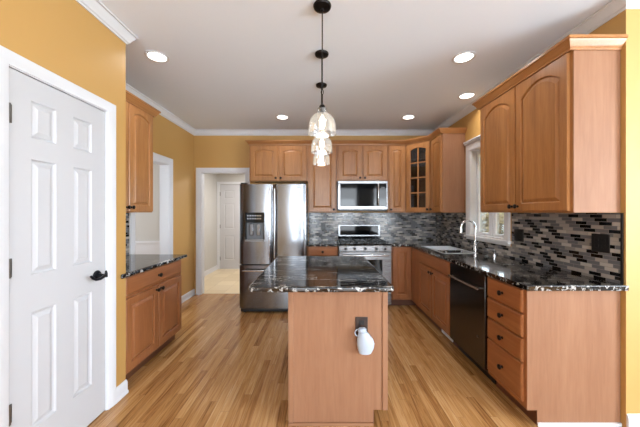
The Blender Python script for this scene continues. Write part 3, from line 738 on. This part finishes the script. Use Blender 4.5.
link('base_strip', boxes((IX0-.014, IX1-.07, -.010, -.0005, .001, .0195)), M_PANELX, r)
link('side_panel', boxes((IX0-.004, IX0+.0015, .021, IY1, .001, .883)), M_PANEL, r)
# doors on the right (cook) side
f_ = empty('front', (0, 0, 0)); bpy.data.objects.remove(f_)
for k in range(2):
    y0 = .02+k*.5
    d = link('door', door_bm(.48, .575, 0), M_LOW_SHADE, r, (IX1+.0005, y0, .125)); d.rotation_euler = (0, 0, PI/2); knob(d, .45 if k == 0 else .03, .53)
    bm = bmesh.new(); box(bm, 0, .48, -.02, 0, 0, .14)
    d = link('drawer', bm, M_LOWX_SHADE, r, (IX1+.0005, y0, .725), bevel=.004); d.rotation_euler = (0, 0, PI/2); knob(d, .24, .07)
bm = bmesh.new()
x0, x1, y0, y1 = -.445, .460, 1.715, 2.945
def rpoly(x0, x1, y0, y1, rad, seg=6):
    P = []
    for cx, cy, a0 in ((x1-rad, y1-rad, 0), (x0+rad, y1-rad, PI/2), (x0+rad, y0+rad, PI), (x1-rad, y0+rad, 1.5*PI)):
        for k in range(seg+1): a = a0+PI/2*k/seg; P.append((cx+rad*math.cos(a), cy+rad*math.sin(a)))
    return P
prism(bm, rpoly(x0, x1, y0, y1, .035), .8845, .9185)
tag(link('countertop', bm, M_GRAN, bevel=.011, seg=4), 'black veined granite top lying on the kitchen island', 'countertop')
# outlet in the island with a plug-in
r = empty('electrical_outlet', (.268, 1.8015+.008, .640), 0, 'dark brown outlet plate on the end panel of the island', 'outlet')
link('cover_plate', boxes((-.040, .040, -.006, -.0005, -.062, .062)), M_DKPLATE, r, bevel=.002)
link('socket', boxes((-.017, .017, -.0085, -.0065, .008, .040)), M_BLACK, r, bevel=.003); link('socket', boxes((-.017, .017, -.0085, -.0065, -.040, -.008)), M_BLACK, r, bevel=.003)
r = empty('air_freshener', (.285, 1.800, .575), 0, 'white plastic plug-in air freshener stuck in the island outlet', 'air freshener')
def oval(bm, secs, n=20):
    rings = []
    for z, rx, ry, cx, cy in secs:
        rings.append([bm.verts.new((cx+rx*math.cos(2*PI*k/n), cy+ry*math.sin(2*PI*k/n), z)) for k in range(n)])
    for a, b in zip(rings, rings[1:]):
        for k in range(n): bm.faces.new((a[k], a[(k+1) % n], b[(k+1) % n], b[k]))
    bm.faces.new(rings[0]); bm.faces.new(rings[-1])
bm = bmesh.new(); cy = -.031
oval(bm, [(-.092, .030, .016, 0, cy), (-.088, .038, .022, 0, cy), (-.06, .050, .027, .004, cy), (-.03, .056, .029, .004, cy), (0, .050, .028, 0, cy), (.03, .036, .025, -.008, cy), (.045, .028, .022, -.014, cy)])
link('reservoir', bm, M_WPL, r, smooth=True)
bm = bmesh.new()
oval(bm, [(.0455, .024, .018, -.018, cy), (.05, .028, .021, -.018, cy), (.066, .026, .020, -.018, cy), (.070, .020, .016, -.018, cy)])
link('cap', bm, M_WPL, r, smooth=True)
bm = bmesh.new(); box(bm, -.032, .0, -.012, -.001, .02, .055); link('plug', bm, M_WPL, r)
bm = bmesh.new(); tube(bm, [(-.030+.022*math.cos(a)-.012, cy, .040+.022*math.sin(a)) for a in [PI*.35+1.5*PI*k/12 for k in range(13)]], .003, 8); link('loop', bm, M_WPL, r, smooth=True)

# ================================================================== REFRIGERATOR
r = empty('refrigerator', (-1.102, YB-.03, 0), 0, 'stainless french door refrigerator with water dispenser', 'refrigerator')
FW = .912; FD = .755; yf = -FD
link('body', boxes((.004, FW-.004, yf, 0, .055, 1.765)), M_DSTEEL, r, bevel=.004)
link('foot_grille', boxes((.012, FW-.012, yf-.05, -.02, .012, .0545)), M_BLACK, r)
for x in (.06, FW-.06):
    bm = bmesh.new(); lathe(bm, [(.022, .0), (.022, .012)], 12, x, yf-.02, 0); link('foot', bm, M_BLACK, r)
def fdoor(x0, x1, z0, z1, name, bow=.012, t=.085, hole=None):
    bm = bmesh.new(); n = 14; w_ = x1-x0
    fr = []
    xsl = [x0+w_*k/n for k in range(n+1)]
    if hole: xsl = sorted(set([x for x in xsl if min(abs(x-hole[0]), abs(x-hole[1])) > .012]+[hole[0], hole[1]]))
    zsl = [z0, z1] if not hole else [z0, hole[2], hole[3], z1]
    def yy(x):
        u = (x-x0)/w_*2-1
        return -t-.001-bow*(1-u*u)+ (.012*max(0, (abs(u)-.93)/.07)**2)
    F = {(i, j): bm.verts.new((x, yf+yy(x), z)) for i, x in enumerate(xsl) for j, z in enumerate(zsl)}
    Bk = {(i, j): bm.verts.new((x, yf-.003, z)) for i, x in enumerate(xsl) for j, z in enumerate(zsl)}
    I, J = len(xsl)-1, len(zsl)-1
    for i in range(I):
        for j in range(J):
            isH = hole and j == 1 and xsl[i] >= hole[0]-1e-6 and xsl[i+1] <= hole[1]+1e-6
            if not isH: bm.faces.new((F[i, j], F[i+1, j], F[i+1, j+1], F[i, j+1]))
            bm.faces.new((Bk[i, j], Bk[i, j+1], Bk[i+1, j+1], Bk[i+1, j]))
            if isH:
                pass
        bm.faces.new((F[i, 0], Bk[i, 0], Bk[i+1, 0], F[i+1, 0])); bm.faces.new((F[i, J], F[i+1, J], Bk[i+1, J], Bk[i, J]))
    for j in range(J):
        bm.faces.new((F[0, j], F[0, j+1], Bk[0, j+1], Bk[0, j])); bm.faces.new((F[I, j], Bk[I, j], Bk[I, j+1], F[I, j+1]))
    o = link(name, bm, M_STEEL, r, smooth=True)
    return o
mid = FW/2
hole = (.085, .345, .985, 1.375)
dl = fdoor(.002, mid-.003, .672, 1.762, 'door', hole=hole)
dr = fdoor(mid+.003, FW-.002, .672, 1.762, 'door')
fz = fdoor(.002, FW-.002, .070, .655, 'freezer_drawer', bow=.014)
yd = yf-.088
hx0, hx1, hz0, hz1 = hole
dd = link('dispenser', boxes((hx0, hx1, yd-.012, yd-.001, 1.235, hz1), (hx0, hx0+.012, yd-.012, yd+.04, hz0, 1.235), (hx1-.012, hx1, yd-.012, yd+.04, hz0, 1.235)), M_GLOSSB, dl, bevel=.002)
for k in range(5): link
bm = bmesh.new(); box(bm, hx0+.012, hx1-.012, yd+.04, yd+.045, hz0+.02, 1.235); link('dispenser_cavity', bm, M_GREYPL, dl)
link('drip_tray', boxes((hx0-.002, hx1+.002, yd-.020, yd+.045, hz0-.004, hz0+.022)), M_STEELH, dl, bevel=.003)
link('dispenser_paddle', boxes((hx0+.055, hx0+.105, yd+.012, yd+.03, 1.06, 1.22), (hx0+.150, hx0+.200, yd+.012, yd+.03, 1.06, 1.22)), M_STEEL, dl, bevel=.006)
for i in range(6):
    link('control_button', boxes((hx0+.03+i*.034, hx0+.044+i*.034, yd-.0135, yd-.0125, 1.285, 1.297)), M_CHROME, dl)
    link('control_button', boxes((hx0+.03+i*.034, hx0+.044+i*.034, yd-.0135, yd-.0125, 1.325, 1.337)), M_CHROME, dl)
def bar(parent, p0, p1, rad=.012, off=.045):
    bm = bmesh.new(); p0, p1 = Vector(p0), Vector(p1); d = (p1-p0)
    tube(bm, [p0, p0+d*.02, p1-d*.02, p1], rad, 12, radii=[rad*.7, rad, rad, rad*.7])
    for q in (p0+d*.05, p1-d*.05): tube(bm, [q, q+Vector((0, off, 0))], rad*.7, 8)
    return link('handle', bm, M_HANDLE, parent, smooth=True)
bar(dl, (mid-.035, yf-.145, .76), (mid-.035, yf-.145, 1.70), off=.062)
bar(dr, (mid+.035, yf-.145, .76), (mid+.035, yf-.145, 1.70), off=.062)
bar(fz, (.06, yf-.150, .590), (FW-.06, yf-.150, .590), off=.055)
link('nameplate', boxes((FW-.175, FW-.085, yf-.0965, yf-.094, 1.675, 1.690)), M_CHROME, dr)
link('hinge_cover', boxes((.01, .09, yf-.06, yf+.03, 1.7655, 1.785)), M_BLACK, r, bevel=.004); link('hinge_cover', boxes((FW-.09, FW-.01, yf-.06, yf+.03, 1.7655, 1.785)), M_BLACK, r, bevel=.004)

# ================================================================== RANGE
r = empty('range', (.2675, YB-.012, 0), 0, 'stainless gas range with black cooktop and five knobs against the back wall', 'range')
RW = .762
link('body', boxes((.002, RW-.002, -.630, -.01, .045, .900)), M_STEELH, r)
link('cooktop', boxes((0, RW, -.640, -.06, .9005, .922)), M_GLOSSB, r, bevel=.004)
bm = boxes((.03, .73, -.060, -.012, .9005, 1.175)); bg_ = link('backguard', bm, M_STEELH, r, bevel=.006)
link('display', boxes((.065, .695, -.064, -.0605, 1.005, 1.155)), M_GLOSSB, bg_, bevel=.002)
link('vent_panel', boxes((.032, .728, -.0625, -.0605, .925, .985)), M_GLOSSB, bg_)
for gx in (.03, .268, .506):
    bm = bmesh.new()
    for q in range(4): box(bm, gx+.01+q*.065, gx+.022+q*.065, -.60, -.10, .932, .946)
    for q in range(3): box(bm, gx+.01, gx+.217, -.60+q*.243, -.588+q*.243, .9325, .9465)
    for cx in (gx+.012, gx+.205):
        for cy in (-.598, -.112): box(bm, cx, cx+.01, cy, cy+.01, .9222, .933)
    link('grate', bm, M_BLACK, r)
bm = boxes((0, RW, -.672, -.6305, .815, .8995)); cp = link('control_panel', bm, M_STEELH, r, bevel=.01, seg=3)
for kx in (.10, .225, .381, .537, .662):
    bm = bmesh.new(); lathe(bm, [(.024, 0), (.024, -.006), (.020, -.008), (.019, -.030), (.016, -.033)], 20, kx, -.6725, .858, 'y')
    kb = link('knob', bm, M_STEELH, cp, smooth=True)
    bm = bmesh.new(); lathe(bm, [(.015, 0), (.015, -.002)], 20, kx, -.7055, .858, 'y'); box(bm, kx-.003, kx+.003, -.712, -.7055, .843, .873); link('knob', bm, M_BLACK, cp)
od = link('oven_door', boxes((.004, RW-.004, -.668, -.6305, .255, .808)), M_STEELH, r, bevel=.006)
link('oven_window', boxes((.135, .627, -.671, -.6685, .37, .70)), M_GLOSSB, od, bevel=.002)
bar(od, (.05, -.715, .765), (RW-.05, -.715, .765), .012, .046)
wd = link('warming_drawer', boxes((.004, RW-.004, -.664, -.6305, .06, .245)), M_STEELH, r, bevel=.006)
bar(wd, (.06, -.708, .205), (RW-.06, -.708, .205), .010, .043)
for x in (.05, RW-.05):
    for y in (-.58, -.08):
        bm = bmesh.new(); lathe(bm, [(.018, 0), (.018, .0445)], 10, x, y, 0.0); link('foot', bm, M_BLACK, r)

# ================================================================== MICROWAVE
r = empty('microwave', (.272, YB-.012, 1.422), 0, 'stainless over-the-range microwave mounted under the short cabinet', 'microwave')
MW, MH, MD = .762, .435, .375
link('body', boxes((.002, MW-.002, -MD, -.003, 0.0, MH)), M_DSTEEL, r)
link('front_frame', boxes((0, MW, -MD-.028, -MD-.0005, .395, MH), (0, MW, -MD-.028, -MD-.0005, 0.0, .05), (0, .04, -MD-.028, -MD-.0005, .05, .395), (MW-.02, MW, -MD-.028, -MD-.0005, .05, .395)), M_STEELH, r, bevel=.003)
link('window', boxes((.0402, MW-.155, -MD-.025, -MD-.0005, .0502, .3948)), M_GLOSSB, r, bevel=.001)
link('control_panel', boxes((MW-.150, MW-.0202, -MD-.025, -MD-.0005, .0502, .3948)), M_GLOSSB, r, bevel=.001)
bar(r, (MW-.150, -MD-.065, .06), (MW-.150, -MD-.065, .39), .012, .038)
link('display', boxes((MW-.10, MW-.045, -MD-.0265, -MD-.0255, .325, .345)), M_GREYPL, r)
link('grease_filter', boxes((.02, MW-.02, -MD-.01, -.03, -.024, -.0005)), M_BLACK, r)

# ================================================================== OUTLETS ON THE BACKSPLASH
def plate(loc, rz, w_, h_, label, mat=M_BLACK, toggles=2):
    r = empty('electrical_outlet', loc, rz, label, 'outlet')
    link('cover_plate', boxes((-w_/2, w_/2, -.006, -.0005, -h_/2, h_/2)), mat, r, bevel=.002)
    n = max(1, round(w_/.07))
    for k in range(n):
        cx = (k-(n-1)/2)*.046
        for z in (-.02, .02): link('socket', boxes((cx-.014, cx+.014, -.0085, -.0065, z-.013, z+.013)), mat, r, bevel=.002)
plate((.055, YB-T-.0005, 1.145), 0, .075, .118, 'black outlet on the mosaic between refrigerator and range')
plate((1.56, YB-T-.0005, 1.165), 0, .075, .118, 'grey switch plate on the mosaic under the corner cabinet', M_GREYPL)
XT = XR-T-.0005
plate((XT, 3.80, 1.16), -PI/2, .075, .118, 'black outlet on the mosaic left of the window behind the faucet')
plate((XT, 2.715, 1.155), -PI/2, .125, .118, 'black double outlet on the mosaic just right of the window')
plate((XT, 1.925, 1.165), -PI/2, .125, .125, 'black double outlet near the right end of the mosaic')

# ================================================================== CEILING LIGHTS
def can(x, y, label, power=2):
    r = empty('recessed_light', (x, y, H), 0, label, 'ceiling light', 'round recessed ceiling lights')
    bm = bmesh.new(); lathe(bm, [(.072, -.001), (.096, -.001), (.096, -.004), (.088, -.009), (.074, -.006), (.072, -.001)], 32, cap=False); link('trim_ring', bm, M_WHITE, r, smooth=True)
    bm = bmesh.new(); lathe(bm, [(.0715, -.001), (.0715, -.003), (.06, -.0045)], 32); link('lens', bm, M_LENS, r)
    d = bpy.data.lights.new('can_bulb', 'AREA'); d.shape = 'DISK'; d.size = .12; d.energy = power; d.color = (1, .97, .93); d.spread = math.radians(140)
    l = bpy.data.objects.new('can_bulb', d); COL.objects.link(l); l.parent = r; l.location = (0, 0, -.012)
can(-1.43, 2.46, 'recessed ceiling light at the left near the closet wall corner', 3)
can(1.27, 2.47, 'recessed ceiling light at the right nearest the large wall cabinet')
can(1.72, 3.28, 'recessed ceiling light over the sink beside the crown moulding', 3)
can(-.54, 4.02, 'recessed ceiling light in front of the refrigerator')
can(1.27, 4.02, 'recessed ceiling light in front of the glass door cabinet')

def pendant(x, y, label):
    r = empty('pendant_light', (x, y, H), 0, label, 'pendant light', 'glass pendants over the island')
    bm = bmesh.new(); lathe(bm, [(.058, -.001), (.060, -.006), (.056, -.018), (.040, -.026), (.012, -.030), (.010, -.040), (.003, -.042)], 28); link('canopy', bm, M_BRONZE, r, smooth=True)
    bm = bmesh.new(); tube(bm, [(0, 0, -.04), (0, 0, -.56)], .004, 8)
    tube(bm, [(.008*math.cos(a), 0, -.575+.016*math.sin(a)) for a in [2*PI*k/12 for k in range(13)]], .0025, 6, cap=False)
    tube(bm, [(0, 0, -.59), (0, 0, -.66)], .0045, 8); link('rod', bm, M_BRONZE, r, smooth=True)
    bm = bmesh.new(); lathe(bm, [(.006, -.655), (.016, -.662), (.021, -.672), (.021, -.690), (.017, -.700), (.017, -.725)], 20); link('socket', bm, M_BRONZE, r, smooth=True)
    bm = bmesh.new()
    prof = [(.022, -.680), (.030, -.684), (.031, -.712), (.044, -.720), (.064, -.734), (.080, -.756), (.089, -.786), (.091, -.820), (.093, -.852)]
    lathe(bm, prof+[(a-.003, b) for a, b in reversed(prof)], 36, cap=False); link('glass_shade', bm, M_SHADE, r, smooth=True)
    bm = bmesh.new(); lathe(bm, [(.010, -.7255), (.011, -.735), (.019, -.762), (.022, -.780), (.019, -.800), (.010, -.816), (.001, -.823)], 20); link('bulb', bm, M_BULBG, r, smooth=True)
    d = bpy.data.lights.new('pendant_bulb_light', 'POINT'); d.energy = 1.3; d.color = (1, .85, .65); d.shadow_soft_size = .03
    l = bpy.data.objects.new('pendant_bulb_light', d); COL.objects.link(l); l.parent = r; l.location = (0, 0, -.84)
pendant(.015, 1.85, 'clear glass dome pendant nearest the camera over the front of the island')
pendant(.015, 2.41, 'middle clear glass pendant over the island')
pendant(.015, 3.00, 'farthest clear glass pendant over the back end of the island')
